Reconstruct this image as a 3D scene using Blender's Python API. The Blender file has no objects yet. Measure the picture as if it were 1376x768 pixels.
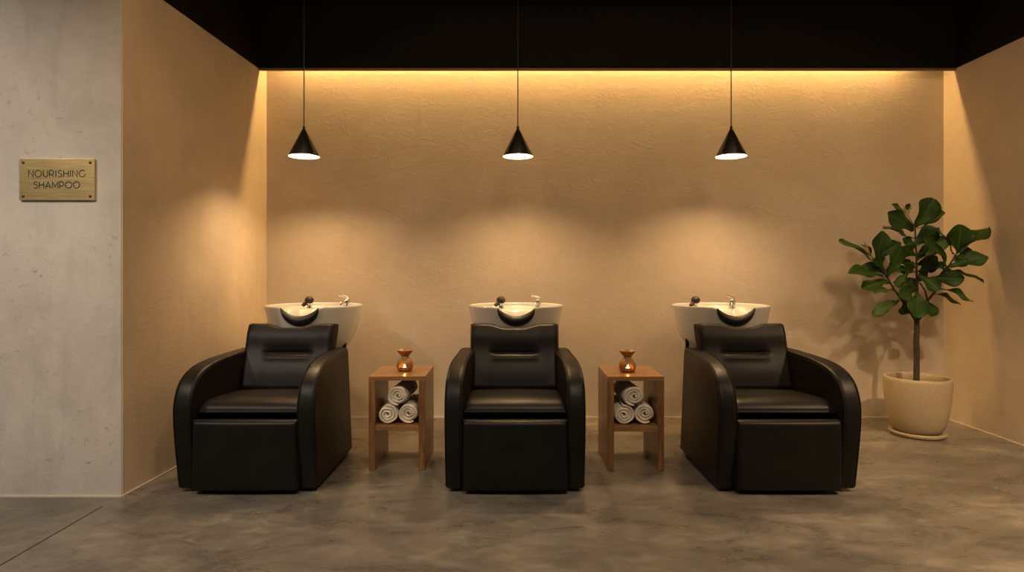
import bpy, math, random
from mathutils import Vector, Matrix
random.seed(7)
S = bpy.context.scene
COL = S.collection
PI = math.pi
F = 820.0            # focal length in pixels of a 1376 wide frame
HY, CX, CAMZ = 362.0, 688.0, 1.10

# ------------------------------------------------------------------ helpers
def sm(a, b, x):
    t = max(0.0, min(1.0, (x - a) / (b - a)))
    return t * t * (3 - 2 * t)

class MB:
    def __init__(s): s.v = []; s.f = []; s.uv = {}
    def add(s, vs, fs):
        o = len(s.v); s.v += [tuple(p) for p in vs]; s.f += [tuple(i + o for i in f) for f in fs]; return o
    def box(s, x0, x1, y0, y1, z0, z1):
        s.add([(x0,y0,z0),(x1,y0,z0),(x1,y1,z0),(x0,y1,z0),(x0,y0,z1),(x1,y0,z1),(x1,y1,z1),(x0,y1,z1)],
              [(0,3,2,1),(4,5,6,7),(0,1,5,4),(1,2,6,5),(2,3,7,6),(3,0,4,7)])
    def prism(s, poly, z0, z1):          # poly in xy, counter-clockwise
        n = len(poly)
        s.add([(x,y,z0) for x,y in poly] + [(x,y,z1) for x,y in poly],
              [tuple(range(n-1,-1,-1)), tuple(range(n,2*n))] + [(i,(i+1)%n,n+(i+1)%n,n+i) for i in range(n)])
    def grid(s, rows, closed=False, wrap_rows=False):   # rows of equal-length point lists
        n = len(rows[0]); m = len(rows)
        o = s.add([p for r in rows for p in r], [])
        for j in range(m if wrap_rows else m-1):
            for i in range(n if closed else n-1):
                s.f.append((o+j*n+i, o+j*n+(i+1)%n, o+((j+1)%m)*n+(i+1)%n, o+((j+1)%m)*n+i))
        return o
    def lathe(s, prof, n=48, c=(0,0,0), cap0=False, cap1=False):  # prof of (r,z)
        rows = [[(c[0]+r*math.cos(2*PI*i/n), c[1]+r*math.sin(2*PI*i/n), c[2]+z) for i in range(n)] for r,z in prof]
        o = s.grid(rows, closed=True)
        if cap0: s.f.append(tuple(o+i for i in range(n-1,-1,-1)))
        if cap1: s.f.append(tuple(o+(len(prof)-1)*n+i for i in range(n)))
    def tube(s, path, rad, n=10, cap=True):
        P = [Vector(p) for p in path]
        R = rad if isinstance(rad, (list, tuple)) else [rad]*len(P)
        rows = []; up = None
        for i, p in enumerate(P):
            t = (P[min(i+1,len(P)-1)] - P[max(i-1,0)]).normalized()
            if up is None:
                up = Vector((0,0,1)) if abs(t.z) < .9 else Vector((1,0,0))
            a = t.cross(up).normalized(); b = a.cross(t).normalized(); up = b
            rows.append([tuple(p + R[i]*(math.cos(2*PI*k/n)*a + math.sin(2*PI*k/n)*b)) for k in range(n)])
        o = s.grid(rows, closed=True)
        if cap:
            s.f.append(tuple(o+k for k in range(n))); s.f.append(tuple(o+(len(P)-1)*n+k for k in range(n-1,-1,-1)))
    def sphere(s, c, r, n=16, m=10, sc=(1,1,1)):
        prof = [(r*math.sin(PI*j/m), -r*math.cos(PI*j/m)) for j in range(1,m)]
        rows = [[(c[0]+sc[0]*rr*math.cos(2*PI*i/n), c[1]+sc[1]*rr*math.sin(2*PI*i/n), c[2]+sc[2]*z) for i in range(n)] for rr,z in prof]
        o = s.grid(rows, closed=True); L = len(rows)
        b = s.add([(c[0],c[1],c[2]-sc[2]*r),(c[0],c[1],c[2]+sc[2]*r)], [])
        for i in range(n):
            s.f.append((b, o+(i+1)%n, o+i)); s.f.append((b+1, o+(L-1)*n+i, o+(L-1)*n+(i+1)%n))
    def build(s, name, mat, parent=None, smooth=True, bevel=0, seg=3, angle=35, fix=True, subsurf=0):
        me = bpy.data.meshes.new(name)
        me.from_pydata(s.v, [], s.f)
        if fix:
            import bmesh
            b = bmesh.new(); b.from_mesh(me); bmesh.ops.recalc_face_normals(b, faces=b.faces); b.to_mesh(me); b.free()
        me.materials.append(mat)
        if smooth:
            me.polygons.foreach_set('use_smooth', [True]*len(me.polygons))
            if angle: me.set_sharp_from_angle(angle=math.radians(angle))
        o = bpy.data.objects.new(name, me); COL.objects.link(o)
        if parent: o.parent = parent
        if bevel:
            m = o.modifiers.new('bevel','BEVEL'); m.width = bevel; m.segments = seg; m.limit_method = 'ANGLE'; m.angle_limit = math.radians(40)
            m.harden_normals = False
        if subsurf:
            m = o.modifiers.new('sub','SUBSURF'); m.levels = subsurf; m.render_levels = subsurf
        return o

def empty(name, loc, rz=0):
    o = bpy.data.objects.new(name, None); COL.objects.link(o)
    o.location = loc; o.rotation_euler = (0,0,rz); o.empty_display_size = .1
    return o
def tag(o, label, cat, group=None):
    o['label'] = label; o['category'] = cat
    if group: o['group'] = group
    return o
def copy_tree(o, parent=None):
    c = o.copy(); COL.objects.link(c)
    if parent: c.parent = parent
    for ch in [x for x in S.objects if x.parent == o]: copy_tree(ch, c)
    return c
def struct(o): o['kind'] = 'structure'; return o

# ------------------------------------------------------------------ materials
class NT:
    def __init__(s, name):
        s.m = bpy.data.materials.new(name); s.m.use_nodes = True
        s.n = s.m.node_tree.nodes; s.l = s.m.node_tree.links
        s.b = s.n['Principled BSDF']
        s.tc = s.n.new('ShaderNodeTexCoord')
    def map(s, scale=(1,1,1), rot=(0,0,0), src='Object'):
        m = s.n.new('ShaderNodeMapping'); m.inputs['Scale'].default_value = scale; m.inputs['Rotation'].default_value = rot
        s.l.new(s.tc.outputs[src], m.inputs['Vector']); return m.outputs[0]
    def noise(s, vec, scale, detail=4, rough=.55, dist=0):
        x = s.n.new('ShaderNodeTexNoise'); x.inputs['Scale'].default_value = scale; x.inputs['Detail'].default_value = detail
        x.inputs['Roughness'].default_value = rough; x.inputs['Distortion'].default_value = dist
        s.l.new(vec, x.inputs['Vector']); return x.outputs['Fac']
    def ramp(s, fac, stops):
        r = s.n.new('ShaderNodeValToRGB'); e = r.color_ramp.elements
        while len(e) < len(stops): e.new(.5)
        for k, (p, c) in enumerate(stops):
            e[k].position = p; e[k].color = (c if isinstance(c, tuple) else (c,c,c)) + (1,)
        s.l.new(fac, r.inputs[0]); return r.outputs[0]
    def mix(s, fac, a, b, mode='MIX'):
        x = s.n.new('ShaderNodeMix'); x.data_type = 'RGBA'; x.blend_type = mode
        for k, v in ((0,fac),(6,a),(7,b)):
            if isinstance(v, bpy.types.NodeSocket): s.l.new(v, x.inputs[k])
            elif isinstance(v, tuple): x.inputs[k].default_value = v + (1,)
            else: x.inputs[k].default_value = v
        return x.outputs[2]
    def math(s, op, a, b=0.0, c=0.0):
        x = s.n.new('ShaderNodeMath'); x.operation = op
        for k, v in enumerate((a,b,c)):
            if isinstance(v, bpy.types.NodeSocket): s.l.new(v, x.inputs[k])
            else: x.inputs[k].default_value = v
        return x.outputs[0]
    def bump(s, h, strength=.3, dist=.01, prev=None):
        x = s.n.new('ShaderNodeBump'); x.inputs['Strength'].default_value = strength; x.inputs['Distance'].default_value = dist
        s.l.new(h, x.inputs['Height'])
        if prev: s.l.new(prev, x.inputs['Normal'])
        return x.outputs[0]
    def set(s, **k):
        for n, v in k.items():
            i = s.b.inputs[n.replace('_',' ')]
            if isinstance(v, bpy.types.NodeSocket): s.l.new(v, i)
            elif isinstance(v, tuple) and len(v) == 3: i.default_value = v + (1,)
            else: i.default_value = v
        return s.m

def plaster(name, c0, c1, c2, streak=0.0, speck=0.0, relief=1.0):
    t = NT(name)
    v = t.map()
    big = t.noise(v, 1.3, 5, .6, .6)
    mid = t.noise(t.map((1,1,1),(.3,.5,.7)), 5.0, 6, .65, 1.2)
    f = t.math('ADD', t.math('MULTIPLY', big, .6), t.math('MULTIPLY', mid, .4))
    col = t.ramp(f, [(.30,c0),(.5,c1),(.70,c2)])
    if streak:
        st = t.noise(t.map((3,3,.6)), 2.2, 5, .65, .8)
        col = t.mix(t.ramp(st, [(.52,0.0),(.72,streak)]), col, tuple(x*.6 for x in c0))
    if speck:
        sp = t.noise(v, 26, 3, .6, .5)
        area = t.noise(v, 1.8, 2, .5)
        k = t.math('MULTIPLY', t.ramp(sp, [(.60,0.0),(.72,speck)]), t.ramp(area, [(.45,0.0),(.6,1.0)]))
        col = t.mix(k, col, tuple(x*.6 for x in c0))
    trow = t.noise(t.map((1,1,2.2),(.2,.5,.1)), 2.6, 3, .55, 1.4)
    ridge = t.ramp(t.noise(t.map((1.2,1,3.5),(0,.65,0)), 2.1, 3, .6, 3.0), [(.50,0.0),(.535,1.0),(.57,0.0)])
    fine = t.noise(v, 60, 3, .6)
    n = t.bump(trow, .10*relief, .014); n = t.bump(ridge, .13*relief, .005, n); n = t.bump(fine, .15, .003, n)
    return t.set(Base_Color=col, Roughness=.88, Normal=n, Specular_IOR_Level=.25)

def concrete():
    t = NT('polished_concrete')
    v = t.map()
    a = t.noise(t.map((1,1.5,1),(0,0,.5)), 1.0, 8, .62, .4)
    b = t.noise(t.map((1,2.0,1),(0,0,-.45)), 3.2, 10, .72, .5)
    c = t.noise(t.map((1,1.3,1),(0,0,.9)), 9.0, 8, .75, .8)
    f = t.math('ADD', t.math('MULTIPLY', a, .40), t.math('ADD', t.math('MULTIPLY', b, .38), t.math('MULTIPLY', c, .22)))
    col = t.ramp(f, [(.34,(.058,.053,.046)),(.45,(.100,.089,.074)),(.52,(.142,.125,.102)),(.59,(.215,.186,.148)),(.68,(.33,.28,.22))])
    scuff = t.ramp(t.noise(t.map((1,2.4,1),(0,0,-.5)), 6.5, 8, .7, 1.2), [(.60,0.0),(.70,.45)])
    col = t.mix(scuff, col, (.30,.255,.20))
    # saw-cut joint in line with the corner of the left wall
    sx = t.n.new('ShaderNodeSeparateXYZ'); t.l.new(v, sx.inputs[0])
    line = t.math('LESS_THAN', t.math('ABSOLUTE', t.math('ADD', sx.outputs[0], 1.905)), .0050)
    line = t.math('MULTIPLY', line, t.math('LESS_THAN', sx.outputs[1], 2.84))
    col = t.mix(line, col, (.008,.007,.006))
    r = t.ramp(b, [(.3,.22),(.7,.40)])
    n = t.bump(t.noise(v, 14, 5, .65, .6), .10, .008)
    return t.set(Base_Color=col, Roughness=r, Normal=n, Specular_IOR_Level=.5)

def leather():
    t = NT('black_leather')
    v = t.map()
    vo = t.n.new('ShaderNodeTexVoronoi'); vo.inputs['Scale'].default_value = 260; t.l.new(v, vo.inputs['Vector'])
    n = t.bump(t.noise(v, 9, 3, .5), .12, .008)
    n = t.bump(vo.outputs['Distance'], .12, .0015, n)
    col = t.ramp(t.noise(v, 6, 3), [(.3,(.0055,.0050,.0042)),(.7,(.0095,.0086,.0072))])
    return t.set(Base_Color=col, Roughness=.43, Normal=n, Specular_IOR_Level=.19)

def wood():
    t = NT('oiled_oak_shaded')
    v = t.map((14,14,1.1)); 
    g = t.noise(v, 3.0, 6, .65, .5)
    f = t.noise(t.map((70,70,2.5)), 2.0, 3, .6)
    col = t.ramp(t.math('ADD', t.math('MULTIPLY', g, .7), t.math('MULTIPLY', f, .3)),
                 [(.34,(.085,.034,.010)),(.5,(.19,.088,.027)),(.66,(.30,.15,.05))])  # side panels toned darker than the top, shade put into the colour
    return t.set(Base_Color=col, Roughness=.38, Normal=t.bump(f, .12, .002), Coat_Weight=.25, Coat_Roughness=.2)
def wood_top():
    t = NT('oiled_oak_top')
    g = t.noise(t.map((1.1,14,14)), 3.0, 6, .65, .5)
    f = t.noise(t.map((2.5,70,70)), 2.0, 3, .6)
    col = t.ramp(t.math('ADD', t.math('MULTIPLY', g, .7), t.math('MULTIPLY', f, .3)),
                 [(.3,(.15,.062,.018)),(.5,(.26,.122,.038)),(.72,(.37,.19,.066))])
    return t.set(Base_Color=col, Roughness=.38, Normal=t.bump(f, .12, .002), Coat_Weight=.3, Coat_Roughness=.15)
def terry():
    t = NT('terry_cotton')
    v = t.map()
    n1 = t.noise(v, 170, 2, .6)
    col = t.ramp(t.noise(v, 60, 4, .7), [(.3,(.58,.49,.375)),(.7,(.78,.69,.56))])
    return t.set(Base_Color=col, Roughness=.95, Normal=t.bump(n1, .8, .004), Sheen_Weight=.3)
def plain(name, c, rough=.5, metal=0.0, noise=.12, scale=20, **k):
    t = NT(name)
    col = t.ramp(t.noise(t.map(), scale, 3), [(.3,tuple(x*(1-noise) for x in c)),(.7,tuple(min(1,x*(1+noise)) for x in c))])
    return t.set(Base_Color=col, Roughness=rough, Metallic=metal, **k)
def emit(name, c, strength):
    t = NT(name)
    return t.set(Base_Color=c, Emission_Color=c, Emission_Strength=strength)
def ceramic_speckle(name, c, dark, rough=.55):
    t = NT(name); v = t.map()
    sp = t.ramp(t.noise(v, 130, 2, .6), [(.34,1.0),(.42,0.0)])
    col = t.mix(t.math('MULTIPLY', sp, .55), t.ramp(t.noise(v, 5, 4), [(.3,tuple(x*.92 for x in c)),(.7,c)]), dark)
    return t.set(Base_Color=col, Roughness=rough, Normal=t.bump(t.noise(v, 90, 3), .1, .002))
def brass():
    t = NT('brushed_brass')
    g = t.noise(t.map((1.5,60,90)), 4.0, 4, .7)
    col = t.ramp(g, [(.3,(.60,.44,.19)),(.7,(.80,.61,.28))])
    return t.set(Base_Color=col, Metallic=1.0, Roughness=t.ramp(g, [(.3,.36),(.7,.5)]), Normal=t.bump(g, .05, .001))
def leafmat():
    t = NT('fiddle_leaf')
    u = t.n.new('ShaderNodeUVMap'); u.uv_map = 'leaf'
    sx = t.n.new('ShaderNodeSeparateXYZ'); t.l.new(u.outputs[0], sx.inputs[0])
    a = t.math('ABSOLUTE', sx.outputs[0])                      # across, 0 at the midrib
    rib = t.ramp(a, [(.0,1.0),(.035,1.0),(.07,0.0)])
    w = t.math('FRACT', t.math('SUBTRACT', t.math('MULTIPLY', sx.outputs[1], 6.5), t.math('MULTIPLY', a, 2.2)))
    side = t.ramp(t.math('ABSOLUTE', t.math('SUBTRACT', w, .5)), [(.0,.55),(.05,.25),(.10,0.0)])
    vein = t.math('MAXIMUM', rib, side)
    base = t.ramp(t.noise(t.map(), 7, 3), [(.3,(.016,.045,.005)),(.7,(.034,.088,.010))])
    col = t.mix(t.math('MULTIPLY', vein, .8), base, (.075,.115,.028))
    n = t.bump(t.math('SUBTRACT', t.noise(t.map(), 40, 2), vein), .25, .003)
    t.set(Base_Color=col, Roughness=.5, Normal=n, Specular_IOR_Level=.25)
    tr = t.n.new('ShaderNodeBsdfTranslucent'); t.l.new(t.mix(.5, col, (.10,.20,.02)), tr.inputs[0])
    mx = t.n.new('ShaderNodeMixShader'); mx.inputs[0].default_value = .22
    t.l.new(t.b.outputs[0], mx.inputs[1]); t.l.new(tr.outputs[0], mx.inputs[2])
    t.l.new(mx.outputs[0], t.n['Material Output'].inputs[0])
    return t.m

M = {}
M['plaster'] = plaster('clay_plaster', (.47,.395,.31), (.53,.45,.355), (.59,.505,.405))
M['plaster_left'] = plaster('clay_plaster_streaked', (.50,.415,.32), (.56,.47,.36), (.62,.525,.41), streak=.16)
M['plaster_pale'] = plaster('pale_plaster', (.40,.365,.32), (.50,.46,.41), (.59,.55,.49), streak=.22, speck=.7, relief=.6)
M['floor'] = concrete()
M['black'] = plain('black_paint', (.0055,.0050,.004), .75, 0, .1, 4, Specular_IOR_Level=.15)
M['leather'] = leather()
M['wood'] = wood(); M['wood_top'] = wood_top()
M['terry'] = terry()
M['porcelain'] = plain('white_porcelain', (.56,.56,.55), .2, 0, .02, 3, Coat_Weight=.3, Coat_Roughness=.08)
M['rubber'] = plain('black_rubber', (.008,.0075,.007), .5, 0, .1, 30)
M['chrome'] = plain('chrome', (.82,.82,.82), .10, 1.0, .03, 5)
M['steel_black'] = plain('black_steel', (.014,.013,.012), .4, .6, .1, 20)
M['shade_black'] = plain('black_lacquer', (.010,.009,.008), .38, 0, .1, 15)
M['shade_white'] = plain('white_enamel', (.46,.42,.36), .5, 0, .03, 15)
M['bulb'] = emit('pendant_bulb', (1.0,.65,.33), 830.0)
M['led'] = emit('led_tape', (1.0,.58,.19), 155.0)
M['brass'] = brass()
M['ink'] = plain('engraved_ink', (.016,.012,.010), .6, 0, .1, 20)
M['bronze'] = plain('dark_bronze', (.10,.045,.018), .4, .8, .1, 60)
M['terracotta'] = plain('glazed_terracotta', (.34,.15,.042), .34, 0, .15, 18)
M['wax'] = plain('tealight_wax', (.75,.62,.42), .5, 0, .05, 30)
M['tin'] = plain('tealight_tin', (.7,.7,.7), .3, 1.0, .05, 30)
M['flame'] = emit('flame', (1.0,.50,.13), 110.0)
M['pot'] = ceramic_speckle('speckled_stoneware', (.40,.315,.20), (.20,.14,.08))
M['soil'] = plain('potting_soil', (.055,.038,.024), .95, 0, .5, 60)
M['bark'] = plain('bark', (.045,.031,.020), .9, 0, .4, 55)
M['leaf'] = leafmat()
M['bud'] = plain('young_bud', (.30,.27,.11), .6, 0, .3, 40)
M['trim'] = plain('floor_bead', (.52,.45,.36), .8, 0, .1, 20)
M['lip'] = plain('cove_lip', (.16,.11,.07), .6, 0, .1, 20)

# ------------------------------------------------------------------ the room
CEIL = 3.0; BAND = 2.55
LW0, LW1 = (-1.893, 2.957), (-1.822, 4.53)       # foot of the left wall, front and back
RW0, RW1 = (3.06, -2.0), (3.204, 4.53)
def lwx(y): return LW0[0] + (LW1[0]-LW0[0])*(y-LW0[1])/(LW1[1]-LW0[1])
def rwx(y): return RW0[0] + (RW1[0]-RW0[0])*(y-RW0[1])/(RW1[1]-RW0[1])
b = MB(); b.box(-5.2, 3.5, -2.2, 4.75, -.12, 0); struct(b.build('floor', M['floor'], smooth=False))
b = MB(); b.box(-5.2, 3.5, -2.2, 4.75, CEIL, CEIL+.12); struct(b.build('ceiling', M['black'], smooth=False))
b = MB(); b.prism([(-2.1,4.53),(3.5,4.53),(3.5,4.68),(-2.1,4.68)], 0, CEIL); struct(b.build('wall_back', M['plaster'], smooth=False))
b = MB(); b.prism([LW0, (lwx(3.09),3.09), (-5.2,3.09), (-5.2,2.957)], 0, CEIL)
struct(b.build('wall_front', M['plaster_pale'], smooth=False, bevel=.004, seg=2))
b = MB(); b.prism([(lwx(3.09),3.0905), LW1, (-2.1,4.53), (-2.1,3.0905)], 0, CEIL); struct(b.build('wall_left', M['plaster_left'], smooth=False))
b = MB(); b.prism([RW0, (3.5,-2.0), (3.5,4.53), RW1], 0, CEIL); struct(b.build('wall_right', M['plaster'], smooth=False))
# the face of the front wall's end, returning into the niche, wears the niche plaster
b = MB(); b.prism([(LW0[0],2.9615),(LW0[0]+.0035,2.9615),(lwx(3.09)+.0035,3.0905),(lwx(3.09),3.0905)], 0, CEIL)
struct(b.build('trim_1', M['plaster_left'], smooth=False))
# black bands round the top of the walls, and the cove fascia in front of the back wall
FY = 4.415
b = MB(); b.prism([(LW0[0],2.962),(LW0[0]+.006,2.962),(lwx(FY)+.006,FY),(lwx(FY),FY)], BAND, CEIL); struct(b.build('trim_2', M['black'], smooth=False))
b = MB(); b.prism([(rwx(-2.0)-.006,-2.0),(rwx(-2.0),-2.0),(rwx(FY),FY),(rwx(FY)-.006,FY)], BAND, CEIL); struct(b.build('trim_3', M['black'], smooth=False))
b = MB(); b.box(lwx(FY), rwx(FY), FY-.02, FY, BAND, CEIL); struct(b.build('trim_4', M['black'], smooth=False))
b = MB(); b.box(lwx(FY)+.001, rwx(FY)-.001, FY-.022, FY+.002, BAND-.014, BAND); struct(b.build('trim_5', M['lip'], smooth=False))
# pale beads where the walls meet the floor
b = MB(); b.box(-5.2, LW0[0]+.004, 2.949, 2.957, 0, .008); struct(b.build('baseboard_front', M['trim'], smooth=False))
b = MB(); b.prism([(LW0[0]+.003,2.957),(LW0[0]+.011,2.957),(LW1[0]+.008,4.53),LW1], 0, .008); struct(b.build('baseboard_left', M['trim'], smooth=False))
b = MB(); b.box(LW1[0]+.008, RW1[0]-.008, 4.522, 4.53, 0, .008); struct(b.build('baseboard_back', M['trim'], smooth=False))
b = MB(); b.prism([(RW0[0]-.008,-2.0),RW0,RW1,(RW1[0]-.008,4.53)], 0, .008); struct(b.build('baseboard_right', M['trim'], smooth=False))
# LED tape on its aluminium channel behind the fascia
led = empty('cove_light', (0, FY+.065, 2.745))
tag(led, 'amber strip light hidden in the ceiling slot above the back wall', 'light strip')
b = MB(); b.box(lwx(FY)+.02, rwx(FY)-.02, -.0635, .018, .0, .022); b.build('channel', M['tin'], led, smooth=False)
b = MB(); b.box(lwx(FY)+.12, rwx(FY)-.30, -.015, .015, -.004, -.0005); b.build('light_tape', M['led'], led, smooth=False)

# ------------------------------------------------------------------ shampoo chairs
def gedge(d, r, p=2.0):
    s = min(1.0, max(0.0, d / r)); return max(0, 1 - (1 - s)**p)**(1/p)
def dist_samples(L, r, n):     # denser near both ends
    k = 7
    a = [r*(1-math.cos(PI/2*i/k)) for i in range(k)]
    m = [r + (L-2*r)*i/n for i in range(n+1)]
    return a + m + [L-x for x in reversed(a)]
def pillow(W, H, tf, tb, r, fr, top=None, extra=None, nx=26, ny=22, p=2.0, rf0=None):
    """padded panel: x across, h along, bulging tf in front and tb behind; fr maps (x,h,n) to a point"""
    mb = MB()
    xs = dist_samples(W, r, nx); hs = dist_samples(H, r, ny) if not rf0 else sorted(set(dist_samples(H, r, ny) + dist_samples(rf0, rf0*.45, 6)))
    front, back = [], []
    for h in hs:
        rf, rb = [], []
        for x in xs:
            g = gedge(min(x, W-x), r, p) * (gedge(H-h, r, p)*gedge(h, rf0, 2.2) if rf0 else gedge(min(h, H-h), r, p))
            X = x - W/2
            hh = h if top is None else h * (top(X) / H)
            # corners pulled in a little so they read as rounded
            e = extra(X, hh) if extra else 0.0
            rf.append(fr(X, hh, tf*g + e*g)); rb.append(fr(X, hh, -tb*g))
        front.append(rf); back.append(rb)
    mb.grid(front); mb.grid([r_[::-1] for r_ in back])
    return mb
def weld(o, d=.0004):
    m = o.modifiers.new('weld','WELD'); m.merge_threshold = d; return o

def arm_profile():
    P = [(.054,.020),(.034,.13),(.014,.25),(.002,.35),(0,.415),(.006,.455),(.022,.50),(.05,.54),(.092,.572),(.15,.598),(.23,.615),(.34,.625),(.5,.630),(.70,.632)]
    # Catmull-Rom refine
    out = []
    for i in range(len(P)-1):
        p0 = P[max(i-1,0)]; p1 = P[i]; p2 = P[i+1]; p3 = P[min(i+2,len(P)-1)]
        for k in range(4):
            t = k/4
            out.append(tuple(.5*(2*p1[j]+(p2[j]-p0[j])*t+(2*p0[j]-5*p1[j]+4*p2[j]-p3[j])*t*t+(3*p1[j]-p0[j]-3*p2[j]+p3[j])*t**3) for j in (0,1)))
    out.append(P[-1])
    return out
ARM = arm_profile()
ARMW, HALF = .088, .345
def lean(y, z): return .022 * sm(.40,.63,z) * sm(0,.6,y)
def armrest(parent, s):
    out = ARM + [(.712,.60),(.712,.020)]
    n = len(out)
    cy, cz = .42, .30
    rows = []
    r = .020
    # cross section from the outer face to the inner face, rounded at both edges
    sect = [(-1.0,0)]
    K = 6
    for k in range(K+1):
        a = PI/2*k/K; sect.append(('o', a))
    for k in range(K+1):
        a = PI/2*k/K; sect.append(('i', a))
    def inset(i, d):
        p = out[i]; a = out[i-1]; c = out[(i+1)%n]
        tx, tz = c[0]-a[0], c[1]-a[1]; L = math.hypot(tx,tz) or 1
        nx_, nz_ = tz/L, -tx/L          # points inwards for this winding
        if (cy-p[0])*nx_ + (cz-p[1])*nz_ < 0: nx_, nz_ = -nx_, -nz_
        return p[0]+nx_*d, p[1]+nz_*d
    mb = MB()
    for kind, a in sect[1:]:
        row = []
        for i in range(n):
            if kind == 'o': d = r*(1-math.sin(a)); x = HALF - r*(1-math.cos(PI/2-a)) if False else HALF - r + r*math.cos(a)
            else: d = r*(1-math.cos(a)); x = HALF - ARMW + r - r*math.sin(a)
            y, z = inset(i, d)
            row.append((s*(x - lean(y,z)), y, z))
        rows.append(row)
    o = mb.grid(rows, closed=True)
    m = len(rows)
    mb.f.append(tuple(o+i for i in range(n-1,-1,-1))); mb.f.append(tuple(o+(m-1)*n+i for i in range(n)))
    arm = mb.build('armrest', M['leather'], parent, angle=50)
    # welted seams along both edges of the front and top panel
    for xx, dd in ((HALF-.004, .0045), (HALF-ARMW+.004, .0045)):
        p = MB(); path = []
        for i in range(1, len(ARM)-1):
            y, z = inset(i, dd); path.append((s*(xx-lean(y,z)), y, z))
        p.tube(path, .0026, 8); p.build('piping', M['leather'], arm)
    return arm

BOWL_Y = 1.04; BR = .300; RIM = .870
def rim_drop(x, y):
    if y > 0: return 0.0
    w = .118; a = abs(x)
    if a >= w + .03: return 0.0
    core = .056 * max(0.0, 1-(min(a,w)/w)**2)**.95
    return core + .006*(1-sm(w-.02, w+.03, a))
def outer_r(z):       # radius of the bowl outside at height z
    T = [(.545,0.10),(.56,.155),(.59,.195),(.62,.219),(.66,.243),(.71,.264),(.76,.279),(.81,.290),(.85,.297),(.87,.300)]
    if z <= T[0][0]: return T[0][1]
    for (a,ra),(b_,rb) in zip(T,T[1:]):
        if z <= b_: return ra+(rb-ra)*(z-a)/(b_-a)
    return .300
def bowl_mesh():
    n = 128
    outer = [(0.02,.535),(.07,.537)] + [(outer_r(z),z) for z in (.545,.552,.56,.575,.59,.605,.62,.64,.66,.685,.71,.735,.76,.785,.81,.83,.85,.862)]
    lip = [(.2985,.867),(.295,.870),(.288,.870),(.283,.867)]
    inner_front = [(.281,.862),(.279,.85),(.275,.83),(.268,.80),(.255,.77),(.235,.74),(.205,.71),(.165,.69),(.12,.677),(.07,.668),(.03,.664)]
    inner_rear  = [(.281,.862),(.279,.852),(.275,.842),(.262,.836),(.240,.834),(.215,.834),(.196,.829),(.180,.80),(.150,.74),(.09,.685),(.03,.664)]
    mb = MB(); rows = []
    for idx,(r,z) in enumerate(outer + lip + inner_front):
        k = idx - len(outer) - len(lip)
        row = []
        for i in range(n):
            th = 2*PI*i/n; c, s_ = math.cos(th), math.sin(th)
            rr, zz = r, z
            if k >= 0:
                w = sm(.35,.75,s_)
                rr = r*(1-w)+inner_rear[k][0]*w; zz = z*(1-w)+inner_rear[k][1]*w
            x, y = rr*c, rr*s_
            d = rim_drop(BR*c if abs(BR*c) < .16 else 9, s_)
            z0 = .66
            if zz > z0: zz = z0 + (zz-z0)*(RIM-d-z0)/(RIM-z0)
            row.append((x, y, zz))
        rows.append(row)
    o = mb.grid(rows, closed=True)
    mb.f.append(tuple(o+i for i in range(n-1,-1,-1)))
    mb.f.append(tuple(o+(len(rows)-1)*n+i for i in range(n)))
    return mb
def neck_rest_mesh():
    mb = MB(); rows = []; N = 40; K = 18
    for j in range(N+1):
        u = -1 + 2*j/N; u = math.sin(u*PI/2)
        x = .112*u; q = max(0.0, 1-u*u)
        zt = .868 - .051*q
        zb = .858 - .104*q**.48
        hc, hh = (zt+zb)/2, max(.0035, (zt-zb)/2)
        th = .006 + .015*q**.4
        row = []
        for k in range(K):
            a = 2*PI*k/K
            z = hc + hh*math.sin(a)
            ro = outer_r(min(z,.868)) + .003
            yb = -math.sqrt(max(1e-6, ro*ro - x*x))
            # rolls back over the lip at the top
            off = -th*math.cos(a)*.9 - .004
            roll = .012*q**.5*sm(.2,1,math.sin(a))
            row.append((x, yb + off + roll, z))
        rows.append(row)
    o = mb.grid(rows, closed=True)
    mb.f.append(tuple(o+i for i in range(K))); mb.f.append(tuple(o+N*K+i for i in range(K-1,-1,-1)))
    return mb

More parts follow.
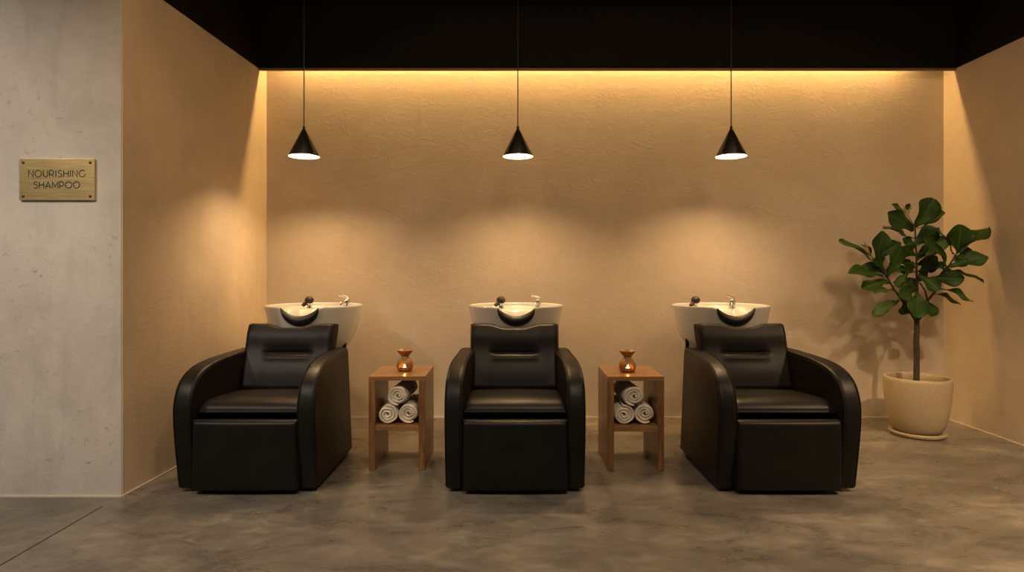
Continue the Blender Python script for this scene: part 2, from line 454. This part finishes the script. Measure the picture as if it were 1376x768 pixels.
def make_chair():
    root = empty('shampoo_chair', (0,0,0))
    for s in (-1,1): armrest(root, s)
    inner = HALF-ARMW
    b = MB(); b.box(-inner-.004, inner+.004, .085, .70, .07, .335); b.build('seat_box', M['leather'], root, smooth=False, bevel=.008)
    b = MB(); b.box(-.17,.17,.13,.60,0,.069); b.build('base', M['steel_black'], root, smooth=False, bevel=.006)
    # footrest, hanging in front
    fr = lambda x,h,n: (x, .040-n, .019+h)
    weld(pillow(.516,.345,.036,.03,.028, fr, p=2.8, extra=lambda X,h: .006*(1-(X/.25)**2)).build('footrest', M['leather'], root, angle=0))
    # seat cushion
    def seat_extra(X,h): return .010*math.cos(PI*X/.56)*math.sin(PI*min(1,h/.54)) 
    fr = lambda x,h,n: (x, .070+h, .382+n + .008 - .044*h/.53)
    weld(pillow(2*inner-.004,.53,.064,.030,.040, fr, extra=seat_extra, p=3.2, rf0=.125).build('seat', M['leather'], root, angle=0))
    # backrest, leaning back
    tilt = math.radians(22.5); Hb = .4115
    ct, st = math.cos(tilt), math.sin(tilt)
    y0, z0 = .545, .392
    def fr(x,h,n):
        return (x*(1+.03*h/Hb), y0 + h*st - n*ct, z0 + h*ct + n*st)
    def top(X):
        a = abs(X); return Hb - .026*(1-sm(.045,.150,a))
    def ex(X,h):
        side = 1-sm(.095,.155,abs(X))
        crease = (-.017*math.exp(-((h-.226)/.008)**2) - .010*math.exp(-((h-.236)/.026)**2))*side
        lumb = (.012*math.exp(-((h-.12)/.095)**2) + .007*math.exp(-((h-.196)/.022)**2)*side)*(1-.6*sm(.1,.25,abs(X)))
        head = .012*math.exp(-((h-.325)/.06)**2)
        wing = .012*sm(.13,.24,abs(X))
        return crease+lumb+head+wing
    bk = weld(pillow(.512,Hb,.050,.050,.030, fr, top=top, extra=ex, nx=48, ny=56).build('backrest', M['leather'], root, angle=0))
    for s in (-1,1):
        p = MB(); path = []
        for k in range(25):
            h = .02 + (Hb-.045)*k/24; path.append(fr(s*.2415, h, .0535))
        p.tube(path, .0022, 8); p.build('piping', M['leather'], bk)
    # bowl on its two posts and waste pipe
    for s in (-1,1):
        p = MB(); p.tube([(s*.222,.985,.0),(s*.222,.985,.664)], .0115, 14); p.box(s*.222-.03,s*.222+.03,.70,1.02,0,.012)
        p.build('support_post', M['steel_black'], root)
    p = MB(); p.lathe([(.055,.0),(.055,.02),(.038,.03),(.038,.47),(.075,.50),(.075,.537)], 28, (0,BOWL_Y,0), True, True); p.build('pedestal', M['steel_black'], root)
    bw = bowl_mesh().build('wash_bowl', M['porcelain'], root, angle=60); bw.location = (.010,BOWL_Y,0); bw.scale = (1.03,1,1); bw['label'] = 'white porcelain wash bowl'
    neck_rest_mesh().build('neck_rest', M['rubber'], bw, angle=0)['label'] = 'black rubber neck rest'
    # drain
    d = MB(); d.lathe([(.004,.668),(.026,.668),(.030,.666),(.031,.664)], 24, (0,0,0), True, False); d.build('drain', M['chrome'], bw)
    # mixer tap: stout body, spout and lever, at the back right
    tx, ty = .150, .207
    t = MB(); t.lathe([(.026,.832),(.026,.838),(.0215,.841),(.0205,.885),(.017,.893),(.008,.897)], 24, (tx,ty,0), True, True)
    t.tube([(tx-.002,ty-.006,.862),(tx-.012,ty-.032,.870),(tx-.022,ty-.058,.868),(tx-.025,ty-.066,.856)], [.0125,.011,.010,.0095], 14)
    t.build('mixer_tap', M['chrome'], bw)
    t = MB(); t.tube([(tx+.006,ty,.896),(tx-.004,ty-.004,.909),(tx-.026,ty-.016,.919),(tx-.046,ty-.026,.921)], [.012,.010,.0065,.004], 12)
    t.sphere((tx+.003,ty,.897), .0165, 16, 10); t.build('tap_lever', M['chrome'], bw)
    # hand shower in its chrome socket, at the back left
    hx, hy = -.098, .205
    t = MB(); t.lathe([(.022,.832),(.022,.839),(.016,.843),(.0135,.860),(.015,.868)], 20, (hx,hy,0), True, True); t.build('shower_socket', M['chrome'], bw)
    t = MB(); t.sphere((hx,hy-.004,.890), .0300, 22, 14, (1,1,.90)); t.tube([(hx-.004,hy,.878),(hx-.022,hy-.012,.868),(hx-.038,hy-.024,.854)], [.016,.0145,.012], 12)
    t.build('hand_shower', M['rubber'], bw)['label'] = 'black hand shower'
    t = MB(); t.lathe([(.0200,-.0025),(.0212,0),(.0200,.0025)], 26, (hx,hy-.004,.868)); t.build('shower_ring', M['chrome'], bw)
    return root
CY = 2.962
chair = make_chair()
chairs = [(-1.305,'black leather shampoo chair beside the left wall, white bowl behind'),
          (.015,'middle black leather shampoo chair, standing between the two wooden side tables'),
          (1.355,'black leather shampoo chair nearest the potted fig tree, white bowl behind')]
for k,(x,lab) in enumerate(chairs):
    o = chair if k == 0 else copy_tree(chair)
    o.location = (x, CY, 0); tag(o, lab, 'shampoo chair', 'shampoo chairs in a row')

# ------------------------------------------------------------------ side tables, towels, burners
TW, TD, TH, TT = .310, .365, .516, .036
def make_table():
    r = empty('side_table', (0,0,0))
    for s in (-1,1):
        b = MB(); x0 = s*TW/2; x1 = s*(TW/2-TT); b.box(min(x0,x1), max(x0,x1), 0, TD, 0, TH-.024)
        b.build('side_panel', M['wood'], r, smooth=False, bevel=.0018, seg=2)
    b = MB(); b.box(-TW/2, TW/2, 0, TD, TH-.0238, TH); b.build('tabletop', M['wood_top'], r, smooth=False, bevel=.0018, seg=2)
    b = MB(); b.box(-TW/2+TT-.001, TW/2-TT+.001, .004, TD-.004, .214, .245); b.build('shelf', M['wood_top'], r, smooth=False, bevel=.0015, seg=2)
    return r
def towel_mesh(seed, rx=.0590, rz=.0555, L=.30):
    """one long folded strip rolled into a spiral"""
    rnd = random.Random(seed)
    turns = 2.9; n = 150; th = .0170
    r0 = .006
    rows = []
    ph = rnd.random()*6; ph2 = rnd.random()*6
    inner, outer = [], []
    a0 = rnd.random()*2*PI
    for i in range(n+1):
        t = i/n; a = a0 + t*turns*2*PI
        r = r0 + (1.0-r0/.055)*.055*t
        wob = 1 + .025*math.sin(3*a+ph) + .02*math.sin(5*a+ph2)
        tt = th*(1-sm(.97,1,t)*.5)
        ro, ri = r*wob + tt*.46, max(.0012, r*wob - tt*.46)
        k = 1.0/.060
        outer.append((ro*math.cos(a)*rx*k, ro*math.sin(a)*rz*k)); inner.append((ri*math.cos(a)*rx*k, ri*math.sin(a)*rz*k))
    loop = outer + inner[::-1]
    ny = 14
    mb = MB()
    ys = [0,.003,.008] + [.008+(L-.016)*k/ny for k in range(1,ny)] + [L-.008,L-.003,L]
    mid = [((outer[i][0]+inner[i][0])/2,(outer[i][1]+inner[i][1])/2) for i in range(n+1)]
    midloop = mid + mid[::-1]
    for y in ys:
        e = min(y, L-y)
        s_ = .55 + .45*gedge(e, .008) if e < .008 else 1.0
        jit = [(rnd.uniform(-1,1)*.0006, rnd.uniform(-1,1)*.0006) for _ in loop]
        bulge = 1 + .02*math.sin(PI*y/L)
        # layers slip a little against each other at the ends
        rows.append([((midloop[i][0]+(p[0]-midloop[i][0])*s_)*bulge+jit[i][0], y + (.0035*math.sin(i*.11+ph) if e < .01 else 0), (midloop[i][1]+(p[1]-midloop[i][1])*s_)*bulge+jit[i][1]) for i,p in enumerate(loop)])
    o = mb.grid(rows, closed=True)
    N = len(loop); m = len(rows)
    for i in range(n):
        mb.f.append((o+i, o+i+1, o+N-2-i, o+N-1-i))
        q = o+(m-1)*N; mb.f.append((q+i+1, q+i, q+N-1-i, q+N-2-i))
    zmin = min(v[2] for v in mb.v)
    return mb, zmin
def burner_mesh():
    mb = MB()
    prof_o = [(.0,.0),(.034,.0),(.040,.003),(.0445,.012),(.0485,.026),(.0490,.038),(.0465,.051),(.040,.063),(.031,.072),(.0225,.079),(.0205,.084),(.026,.091),(.036,.103),(.0455,.117),(.0462,.1195),(.0445,.1205)]
    prof_i = [(.041,.117),(.031,.104),(.021,.094),(.0,.091)]
    mb.lathe([(max(r,.0006),z) for r,z in prof_o+prof_i], 56, (0,0,0), True, True)
    body = mb.build('oil_burner', M['terracotta'], None, angle=50)
    cav = MB(); cav.lathe([(.0006,.008),(.036,.008),(.0415,.018),(.0435,.030),(.042,.046),(.035,.058),(.024,.066),(.0006,.070)], 40, (0,0,0), True, True)
    cv = cav.build('cut_a', M['terracotta'])
    ar = MB(); pts = [(-.024,.011),(.024,.011)] + [(.024*math.cos(a), .024+.024*1.15*math.sin(a)) for a in [PI*k/14 for k in range(0,15)]]
    n = len(pts)
    ar.add([(x,-.09,z) for x,z in pts]+[(x,-.004,z) for x,z in pts], [tuple(range(n)),tuple(range(2*n-1,n-1,-1))]+[(i,n+i,n+(i+1)%n,(i+1)%n) for i in range(n)])
    ac = ar.build('cut_b', M['terracotta'], smooth=False)
    for c in (cv, ac):
        m = body.modifiers.new('cut','BOOLEAN'); m.object = c; m.operation = 'DIFFERENCE'; m.solver = 'EXACT'
    dg = bpy.context.evaluated_depsgraph_get()
    me = bpy.data.meshes.new_from_object(body.evaluated_get(dg))
    body.modifiers.clear(); body.data = me
    me.set_sharp_from_angle(angle=math.radians(45))
    for c in (cv, ac): bpy.data.objects.remove(c)
    return body
def make_tealight():
    r = empty('tealight', (0,0,0))
    b = MB(); b.lathe([(.0006,0),(.019,0),(.0195,.014),(.0188,.0145),(.018,.011)], 28, (0,0,0), True, False); b.build('cup', M['tin'], r)
    b = MB(); b.lathe([(.0178,.004),(.0178,.0105),(.004,.0095),(.0006,.0095)], 28, (0,0,0), True, True); b.build('wax', M['wax'], r)
    b = MB(); b.tube([(0,0,.0095),(0,0,.015)], .0008, 6); b.build('wick', M['ink'], r)
    b = MB(); b.lathe([(.0008,.0135),(.0034,.0155),(.0045,.018),(.0040,.022),(.0020,.0265),(.0005,.030)], 16, (0,0,0), True, True); b.build('flame', M['flame'], r)
    return r

tabs = [(-.631, 3.345, 'wooden side table between the left and middle chairs', 'left'),
        (.677, 3.335, 'wooden side table between the middle and right chairs', 'right')]
table = make_table()
burner = burner_mesh(); tealight = make_tealight()
towel_data = []
for sd in (3, 11, 29):
    mb, zmin = towel_mesh(sd); towel_data.append((mb.build('rolled_towel', M['terry'], None, angle=60), zmin))
first = True
for k,(x,y,lab,side) in enumerate(tabs):
    o = table if k == 0 else copy_tree(table)
    o.location = (x,y,0); tag(o, lab, 'side table', 'oak side tables between the chairs')
    # towels: two below, one resting on them
    mir = -1 if k == 0 else 1
    spots = [(-.0595,.2465,.030,'lower left'),(.0595,.2465,.036,'lower right'),(-.002*mir,None,.022,'top')]
    for q,(tx,tz,ty,where) in enumerate(spots):
        src, zmin = towel_data[q]
        t = src if k == 0 else src.copy()
        if k == 1: COL.objects.link(t)
        zc = (tz - zmin) if tz else .2465 - towel_data[0][1] + .1040
        t.location = (x+tx, y+ty, zc)
        t.rotation_euler = (0, (0,.9,2.2)[q]*0, (0,0,.05*mir)[q])
        tag(t, {'lower left':'rolled white towel, lower left of the three in the %s side table',
                'lower right':'rolled white towel, lower right of the three in the %s side table',
                'top':'rolled white towel lying on top of the two others in the %s side table'}[where] % side, 'towel', 'rolled towels in the side tables')
    bo = burner if k == 0 else burner.copy()
    if k == 1: COL.objects.link(bo)
    bx, by = ((-.619,3.53),(.662,3.50))[k]
    rz = (-.10,.10)[k]
    bo.location = (bx,by,TH); bo.rotation_euler = (0,0,rz)
    tag(bo, 'lit terracotta oil burner on the %s side table' % side, 'oil burner', 'oil burners on the side tables')
    tl = tealight if k == 0 else copy_tree(tealight)
    tl.location = (bx + .010*math.sin(rz), by - .010, TH+.0082)
    tag(tl, 'burning tealight inside the oil burner on the %s side table' % side, 'candle', 'tealights in the oil burners')

# ------------------------------------------------------------------ pendant lamps
def make_pendant():
    r = empty('pendant_lamp', (0,0,0))         # origin at the rim of the shade
    H, R = .168, .0975
    b = MB(); b.lathe([(.0125,H),(.020,H-.012),(R,.0),(R,-.0015),(R-.0022,-.0015)], 56, (0,0,0), True, False); b.build('lamp_shade', M['shade_black'], r, angle=40)
    b = MB(); b.lathe([(R-.0022,-.0015),(R-.003,.0),(.0185,H-.016),(.0006,H-.016)], 56, (0,0,0), False, True); b.build('shade_lining', M['shade_white'], r, angle=40)['label'] = 'white inside of the shade'
    b = MB(); b.lathe([(.0100,H-.004),(.0105,H+.010),(.0085,H+.012),(.0085,H+.024),(.004,H+.028)], 20, (0,0,0), True, True); b.build('collar', M['shade_black'], r)
    b = MB(); b.tube([(0,0,H+.022),(0,0,CEIL-1.827-.024)], .0036, 10); b.build('cord', M['shade_black'], r)
    b = MB(); b.lathe([(.05,CEIL-1.827-.028),(.052,CEIL-1.827-.024),(.052,CEIL-1.827-.0005)], 32, (0,0,0), True, True); b.build('ceiling_rose', M['shade_black'], r)
    b = MB(); b.lathe([(.013,H-.05),(.013,H-.0165)], 16, (0,0,0), True, True); b.build('lamp_holder', M['shade_black'], r)
    b = MB(); b.sphere((0,0,.086), .040, 28, 18); b.build('bulb', M['bulb'], r)
    return r
pend = make_pendant()
for k,(x,lab) in enumerate([(-1.336,'black cone pendant lamp hanging over the bowl by the left wall'),
                            (.038,'black cone pendant lamp hanging over the middle wash bowl'),
                            (1.408,'black cone pendant lamp hanging over the bowl nearest the fig tree')]):
    o = pend if k == 0 else copy_tree(pend)
    o.location = (x, 3.92, 1.827); tag(o, lab, 'pendant lamp', 'cone pendant lamps over the bowls')

# ------------------------------------------------------------------ brass plaque
SGX, SGZ, SGW, SGH = -2.197, 1.535, .363, .200
sg = empty('wall_sign', (SGX, 2.957, SGZ)); tag(sg, 'brass plaque engraved NOURISHING SHAMPOO screwed to the pale front wall', 'sign')
b = MB(); b.box(-SGW/2,SGW/2,-.012,-.0005,-SGH/2,SGH/2); b.build('plate', M['brass'], sg, smooth=False, bevel=.0012, seg=2)
def arc(cx,cz,rx,rz,a0,a1,n=14): return [(cx+rx*math.cos(math.radians(a0+(a1-a0)*i/n)), cz+rz*math.sin(math.radians(a0+(a1-a0)*i/n))) for i in range(n+1)]
GL = {
 'N':(.74,[[(0,0),(0,1),(.74,0),(.74,1)]]),
 'O':(1.04,[arc(.52,.5,.52,.5,0,360,40)]),
 'U':(.70,[[(0,1),(0,.36)]+arc(.35,.36,.35,.36,180,360)+[(.70,1)]]),
 'R':(.66,[[(0,0),(0,1),(.34,1)]+arc(.34,.67,.30,.33,90,-90)+[(0,.34)],[(.36,.34),(.65,0)]]),
 'I':(.10,[[(.05,0),(.05,1)]]),
 'S':(.62,[[(.60,.84)]+arc(.32,.745,.27,.255,40,200,10)+arc(.33,.745,.28,.23,215,262,4)+arc(.30,.26,.31,.26,80,-30,8)+arc(.30,.26,.31,.26,-40,-145,8)+[(.0,.13)]]),
 'H':(.74,[[(0,0),(0,1)],[(.74,0),(.74,1)],[(0,.5),(.74,.5)]]),
 'G':(.94,[arc(.52,.5,.52,.5,45,325,30)+[(.94,.20),(.94,.5)]]),
 'A':(.86,[[(0,0),(.43,1),(.86,0)],[(.155,.30),(.705,.30)]]),
 'M':(.92,[[(0,0),(0,1),(.46,.24),(.92,1),(.92,0)]]),
 'P':(.66,[[(0,0),(0,1),(.32,1)]+arc(.32,.67,.32,.33,90,-90)+[(0,.34)]]),
}
def lettering(text, width, cap, zbase):
    gap = .29
    tot = sum(GL[c][0] for c in text) + gap*(len(text)-1)
    sx = width/tot; mb = MB(); x = -width/2; w = .066*cap
    for c in text:
        for st in GL[c][1]:
            P = [Vector((x+p[0]*sx, zbase+p[1]*cap)) for p in st]
            L, R = [], []
            for i,p in enumerate(P):
                d1 = (P[i]-P[i-1]).normalized() if i else None; d2 = (P[i+1]-P[i]).normalized() if i < len(P)-1 else None
                if c == 'O' and i in (0,len(P)-1): d1 = d2 = (P[1]-P[0]).normalized() if i == 0 else (P[-1]-P[-2]).normalized()
                d1 = d1 or d2; d2 = d2 or d1
                n1 = Vector((-d1.y,d1.x)); n2 = Vector((-d2.y,d2.x)); nn = (n1+n2)
                nn = nn.normalized() if nn.length > .1 else n1
                k = min(2.2, 1/max(.3, nn.dot(n1)))
                L.append(p+nn*w*k); R.append(p-nn*w*k)
            rows = [[(a.x,-.0118,a.y) for a in L],[(a.x,-.0126,a.y) for a in L],[(a.x,-.0126,a.y) for a in R],[(a.x,-.0118,a.y) for a in R]]
            mb.grid(rows, wrap_rows=True)
        x += (GL[c][0]+gap)*sx
    mb.build('lettering', M['ink'], sg, smooth=False)
lettering('NOURISHING', .272, .0315, .0125)
lettering('SHAMPOO', .221, .0315, -.0425)
for sx in (-1,1):
    for sz in (-1,1):
        b = MB(); cx, cz = sx*(SGW/2-.020), sz*(SGH/2-.0185)
        rows = [[(cx+r*math.cos(2*PI*i/20), y, cz+r*math.sin(2*PI*i/20)) for i in range(20)] for r,y in ((.0062,-.0118),(.0060,-.0142),(.0045,-.0155),(.0008,-.0160))]
        b.grid(rows, closed=True); b.build('screw', M['bronze'], sg)

# ------------------------------------------------------------------ fiddle leaf fig
PX, PY = 2.705, 4.075
sau = MB(); sau.lathe([(.0006,0),(.170,0),(.188,.004),(.196,.014),(.198,.027),(.194,.032),(.188,.030),(.184,.026),(.0006,.0255)], 64, (PX,PY,0), True, True)
sau.v = [(PX+(x-PX)*.845,PY+(y-PY)*.845,z) for x,y,z in sau.v]
tag(sau.build('plant_saucer', M['pot'], None, angle=50), 'round cream stoneware saucer under the fig tree pot', 'saucer')
fig = empty('potted_fig_tree', (PX,PY,.026)); tag(fig, 'leafy fiddle leaf fig tree in a speckled cream pot by the right wall', 'potted plant')
b = MB(); b.lathe([(.0006,0),(.140,0),(.158,.006),(.176,.030),(.196,.085),(.211,.15),(.2205,.22),(.2255,.29),(.2265,.345),(.2255,.366),(.2215,.372),(.213,.372),(.209,.366),(.208,.335),(.205,.28),(.0006,.26)], 72, (0,0,0), True, True)
b.v = [(x*.865,y*.865,z*.968) for x,y,z in b.v]; b.build('pot', M['pot'], fig, angle=50)
b = MB(); rows = []
for j in range(9):
    r = .1765*(1-j/8)+.001; rows.append([(r*math.cos(2*PI*i/40), r*math.sin(2*PI*i/40), .300+random.uniform(-.004,.006)) for i in range(40)])
b.grid(rows, closed=True); b.build('soil', M['soil'], fig)
def dep(xa):    # depth of the crown at a place across it
    return 4.075 - .10*sm(760,1060,xa) - .03*sm(640,340,xa)
def W(xa, ya, d):     # point of the crown, from its place in the measured elevation
    px, py = 1120+xa/6.4, 255+ya/6.4
    return Vector(((px-CX)*d/F - PX, d-PY, CAMZ + (HY-py)*d/F - .026))
branches = [
 [(712,1650,.019),(716,1480,.0185),(712,1300,.018),(718,1180,.0175),(716,1112,.0165)],
 [(716,1120,.0155),(690,1085,.012),(630,1005,.0085),(585,940,.0075),(520,850,.0068),(465,755,.006),(420,690,.005),(362,606,.0042)],
 [(716,1120,.0155),(752,1085,.012),(795,1010,.0085),(815,945,.0075),(880,865,.0068),(935,760,.006),(985,665,.0055),(1055,550,.0045)],
 [(716,1120,.0155),(716,1010,.008),(722,860,.0072),(714,700,.0065),(712,560,.0058),(706,430,.005),(702,325,.004)],
 [(795,1010,.007),(806,940,.006),(790,870,.005),(745,800,.004)]]
bp = []
b = MB()
for br in branches:
    P = [W(x,y,dep(x)) for x,y,_ in br]; R = [r for *_,r in br]
    # refine
    PP, RR = [], []
    for i in range(len(P)-1):
        for k in range(4):
            t = k/4; PP.append(P[i].lerp(P[i+1], t) + Vector((random.uniform(-1,1),random.uniform(-1,1),0))*.001); RR.append(R[i]*(1-t)+R[i+1]*t)
    PP.append(P[-1]); RR.append(R[-1])
    if br is branches[0]: PP[0] = Vector((PP[0].x, PP[0].y, .285))
    bp += PP; b.tube(PP, RR, 10)
# base, tip, width in the measured elevation; depth of base and tip relative to the crown's middle
LV = [((705,320),(855,85),190,.0,-.02),((690,350),(478,203),140,-.02,-.06),((650,215),(510,130),55,.04,.05),((780,312),(942,193),48,.03,.0),
 ((668,412),(438,320),62,.02,.06),((690,472),(892,345),155,-.03,-.10),((1060,545),(1095,308),225,.0,-.02),((1075,535),(1312,335),75,.02,.06),
 ((1040,552),(905,340),75,-.01,-.05),((1000,652),(1312,574),105,-.03,-.08),((985,655),(800,430),125,-.02,-.08),((1040,575),(1250,550),85,.03,.05),
 ((360,602),(425,365),145,.0,-.03),((345,605),(62,443),72,.01,.0),((390,582),(565,452),105,.03,.05),((430,742),(150,712),80,-.02,-.07),
 ((430,702),(250,655),80,.02,.04),((470,742),(580,492),135,-.02,-.07),((435,702),(390,568),90,.0,-.05),((705,562),(612,498),110,.0,-.04),
 ((722,602),(962,425),110,.05,.08),((720,572),(805,480),70,.02,.03),((702,668),(586,605),62,.03,.05),((730,702),(887,580),125,.0,-.03),
 ((690,692),(530,690),62,.03,.06),((640,708),(548,826),55,.0,-.02),((728,728),(912,852),118,-.03,-.10),((850,755),(1112,765),125,-.03,-.09),
 ((1020,690),(1278,785),52,.02,.03),((910,836),(1182,950),72,.0,-.04),((865,886),(1078,975),62,.02,.02),((712,832),(570,908),118,.0,-.06),
 ((715,866),(716,1090),178,-.03,-.07),((800,958),(868,1078),98,.03,.03),((622,948),(598,1068),92,.03,.04),((565,938),(352,1068),62,.0,.0),
 ((482,782),(258,842),78,.0,-.04),((512,852),(350,878),40,.03,.05),((600,180),(660,130),50,.05,.06),((700,880),(640,760),90,.05,.09),((350,600),(245,470),60,.04,.05),
 ((760,690),(870,660),80,.04,.07),((480,640),(560,560),90,.05,.07),
 ((705,470),(600,420),70,.05,.08),((720,640),(830,610),95,.03,.05),((690,620),(620,700),90,.02,.0),((760,560),(870,480),100,.06,.08),((900,760),(1010,690),110,.06,.08),
 ((440,720),(330,640),80,.05,.06),((520,800),(610,760),80,.05,.07),((960,700),(900,620),70,.02,.05),((720,790),(800,700),100,.06,.09),((1040,600),(1150,640),90,.0,-.05)]
fo = MB(); uvs = []
def leaf(base, tip, wpx, d0, d1):
    da = dep(base[0]); 
    B = W(base[0],base[1],da+d0); T = W(tip[0],tip[1],da+d1); T = T + (T-B)*.05
    ax = T-B; L = ax.length; a = ax.normalized()
    wp = wpx*1.22/6.4*da/F
    Wt = max(wp, .56*L)
    view = Vector((0,1,0)); p = a.cross(view); p = (p.normalized() if p.length > .05 else Vector((1,0,0)))
    dd = a.cross(p).normalized()
    c = min(1.0, wp/Wt); s_ = math.sqrt(1-c*c)
    cand = []
    for sg_ in (1,-1):
        s = (p*c + dd*s_*sg_).normalized(); n = s.cross(a).normalized()
        cand += [(n.z*1.0 - n.y*.3, s, n), (-n.z*1.0 + n.y*.3, -s, -n)]
    _, s, n = max(cand, key=lambda q: q[0])
    NT_, NS = 22, 12
    ph = random.random()*6; curl = random.uniform(.04,.12)*L; fold = random.uniform(.10,.26); wv = random.uniform(.010,.018)*min(1,L/.16)
    rows = []; uv = []
    for j in range(NT_+1):
        t = j/NT_
        # fiddle outline: narrow waist, wide shoulder
        w = (math.sin(PI*min(1,t*.98+.02)**1.35)**.62) * (.62+.38*sm(.25,.68,t)) if 0 < t < 1 else .012
        w = max(.012, w*.5*Wt)
        row, ru = [], []
        for i in range(NS+1):
            u = -1+2*i/NS
            q = B + a*(L*t) + s*(w*u*(1-.06*abs(u)))
            q = q + n*(fold*w*abs(u)**1.3 - curl*(t-.5)**2*2.2 + curl*.3 + wv*math.sin(9*t+ph+(2 if u>0 else 0))*abs(u)**2)
            row.append(tuple(q)); ru.append((u, t))
        rows.append(row); uv.append(ru)
    fo.grid(rows)
    for r_ in uv: uvs.extend(r_)
    # leaf stalk to the nearest twig below it
    q = min(bp, key=lambda P_: (P_-B).length + max(0, P_.z-B.z)*.6)
    if (q-B).length > .004:
        m = (q+B)/2 + Vector((0,0,-.006)); b.tube([tuple(q),tuple(m),tuple(B+a*.01)], [.0030,.0024,.0020], 6)
for l in LV: leaf(*l)
b.build('trunk', M['bark'], fig)
for pts in ([(640,240),(628,190),(600,130)],[(645,235),(650,180),(668,140)],[(640,240),(610,180),(575,150)],[(318,560),(290,500),(262,440)],[(330,570),(275,505),(235,470)]):
    P = [W(x,y,dep(x)+.01) for x,y in pts]; bd = MB(); bd.tube([tuple(p) for p in P], [.004,.0065,.0015], 8); bd.build('leaf_bud', M['bud'], fig)['label'] = 'pale young leaf bud'
fobj = fo.build('foliage', M['leaf'], fig, angle=0, fix=False)
uvl = fobj.data.uv_layers.new(name='leaf')
for lp in fobj.data.loops: uvl.data[lp.index].uv = uvs[lp.vertex_index]
m = fobj.modifiers.new('thick','SOLIDIFY'); m.thickness = .0012; m.offset = 0

# ------------------------------------------------------------------ lights
def spot(name, loc, target, power, col, size, blend=.6, rad=.04):
    l = bpy.data.lights.new(name,'SPOT'); l.energy = power; l.color = col; l.spot_size = math.radians(size); l.spot_blend = blend; l.shadow_soft_size = rad
    o = bpy.data.objects.new(name, l); COL.objects.link(o); o.location = loc
    o.rotation_euler = (Vector(target)-Vector(loc)).to_track_quat('-Z','Y').to_euler(); return o
WARM = (1.0,.70,.42); NEUT = (1.0,.85,.69); FILL = (1.0,.645,.32)
spot('downlight_wall', (-3.35,2.3,2.95), (-3.3,2.6,.9), 40, NEUT, 80, .8)
spot('downlight_front', (-2.9,1.25,2.95), (-2.8,2.6,.6), 130, NEUT, 105, .8)
spot('downlight_left', (-1.9,.7,2.95), (-2.0,1.4,0), 170, NEUT, 105, .7)
spot('fill_middle', (.3,.9,2.95), (.3,1.3,0), 165, (1.0,.80,.58), 100, .7)  # unseen lamp added as fill for the chair fronts and floor
spot('downlight_right', (2.95,2.35,2.95), (2.72,3.6,.4), 55, WARM, 85, .8)
spot('downlight_floor', (2.75,1.45,2.95), (2.9,2.3,0), 500, WARM, 85, .9)
spot('wall_fill', (1.5,1.3,2.95), (3.1,3.3,1.5), 120, FILL, 95, .9, .2)  # added lamp, no fixture here: brightens the right wall
spot('wall_fill', (-.3,1.7,2.95), (-1.85,2.9,1.2), 62, FILL, 80, .9, .2)  # added likewise to brighten the left wall
for k, x in enumerate((-1.0,.35,1.7)): spot('wall_fill', (x,1.9,2.95), (x,4.53,1.5), 48, FILL, 110, .9, .25)  # three more added lamps lifting the back wall with warm fill
w = bpy.data.worlds.new('world'); S.world = w; w.use_nodes = True
w.node_tree.nodes['Background'].inputs[0].default_value = (.88,.95,1.0,1); w.node_tree.nodes['Background'].inputs[1].default_value = .105

# ------------------------------------------------------------------ camera
cam = bpy.data.cameras.new('camera'); co = bpy.data.objects.new('camera', cam); COL.objects.link(co)
co.location = (0,0,CAMZ); co.rotation_euler = (PI/2,0,0)
cam.sensor_width = 36; cam.lens = F/1376*36; cam.shift_y = -(384-HY)/1376; cam.clip_start = .05
S.camera = co
S.view_settings.view_transform = 'Standard'; S.view_settings.look = 'None'; S.view_settings.exposure = 0; S.view_settings.gamma = 1
S.view_settings.use_curve_mapping = False
S.cycles.use_denoising = True
S.cycles.max_bounces = 10; S.cycles.diffuse_bounces = 6
S.cycles.sample_clamp_indirect = 6
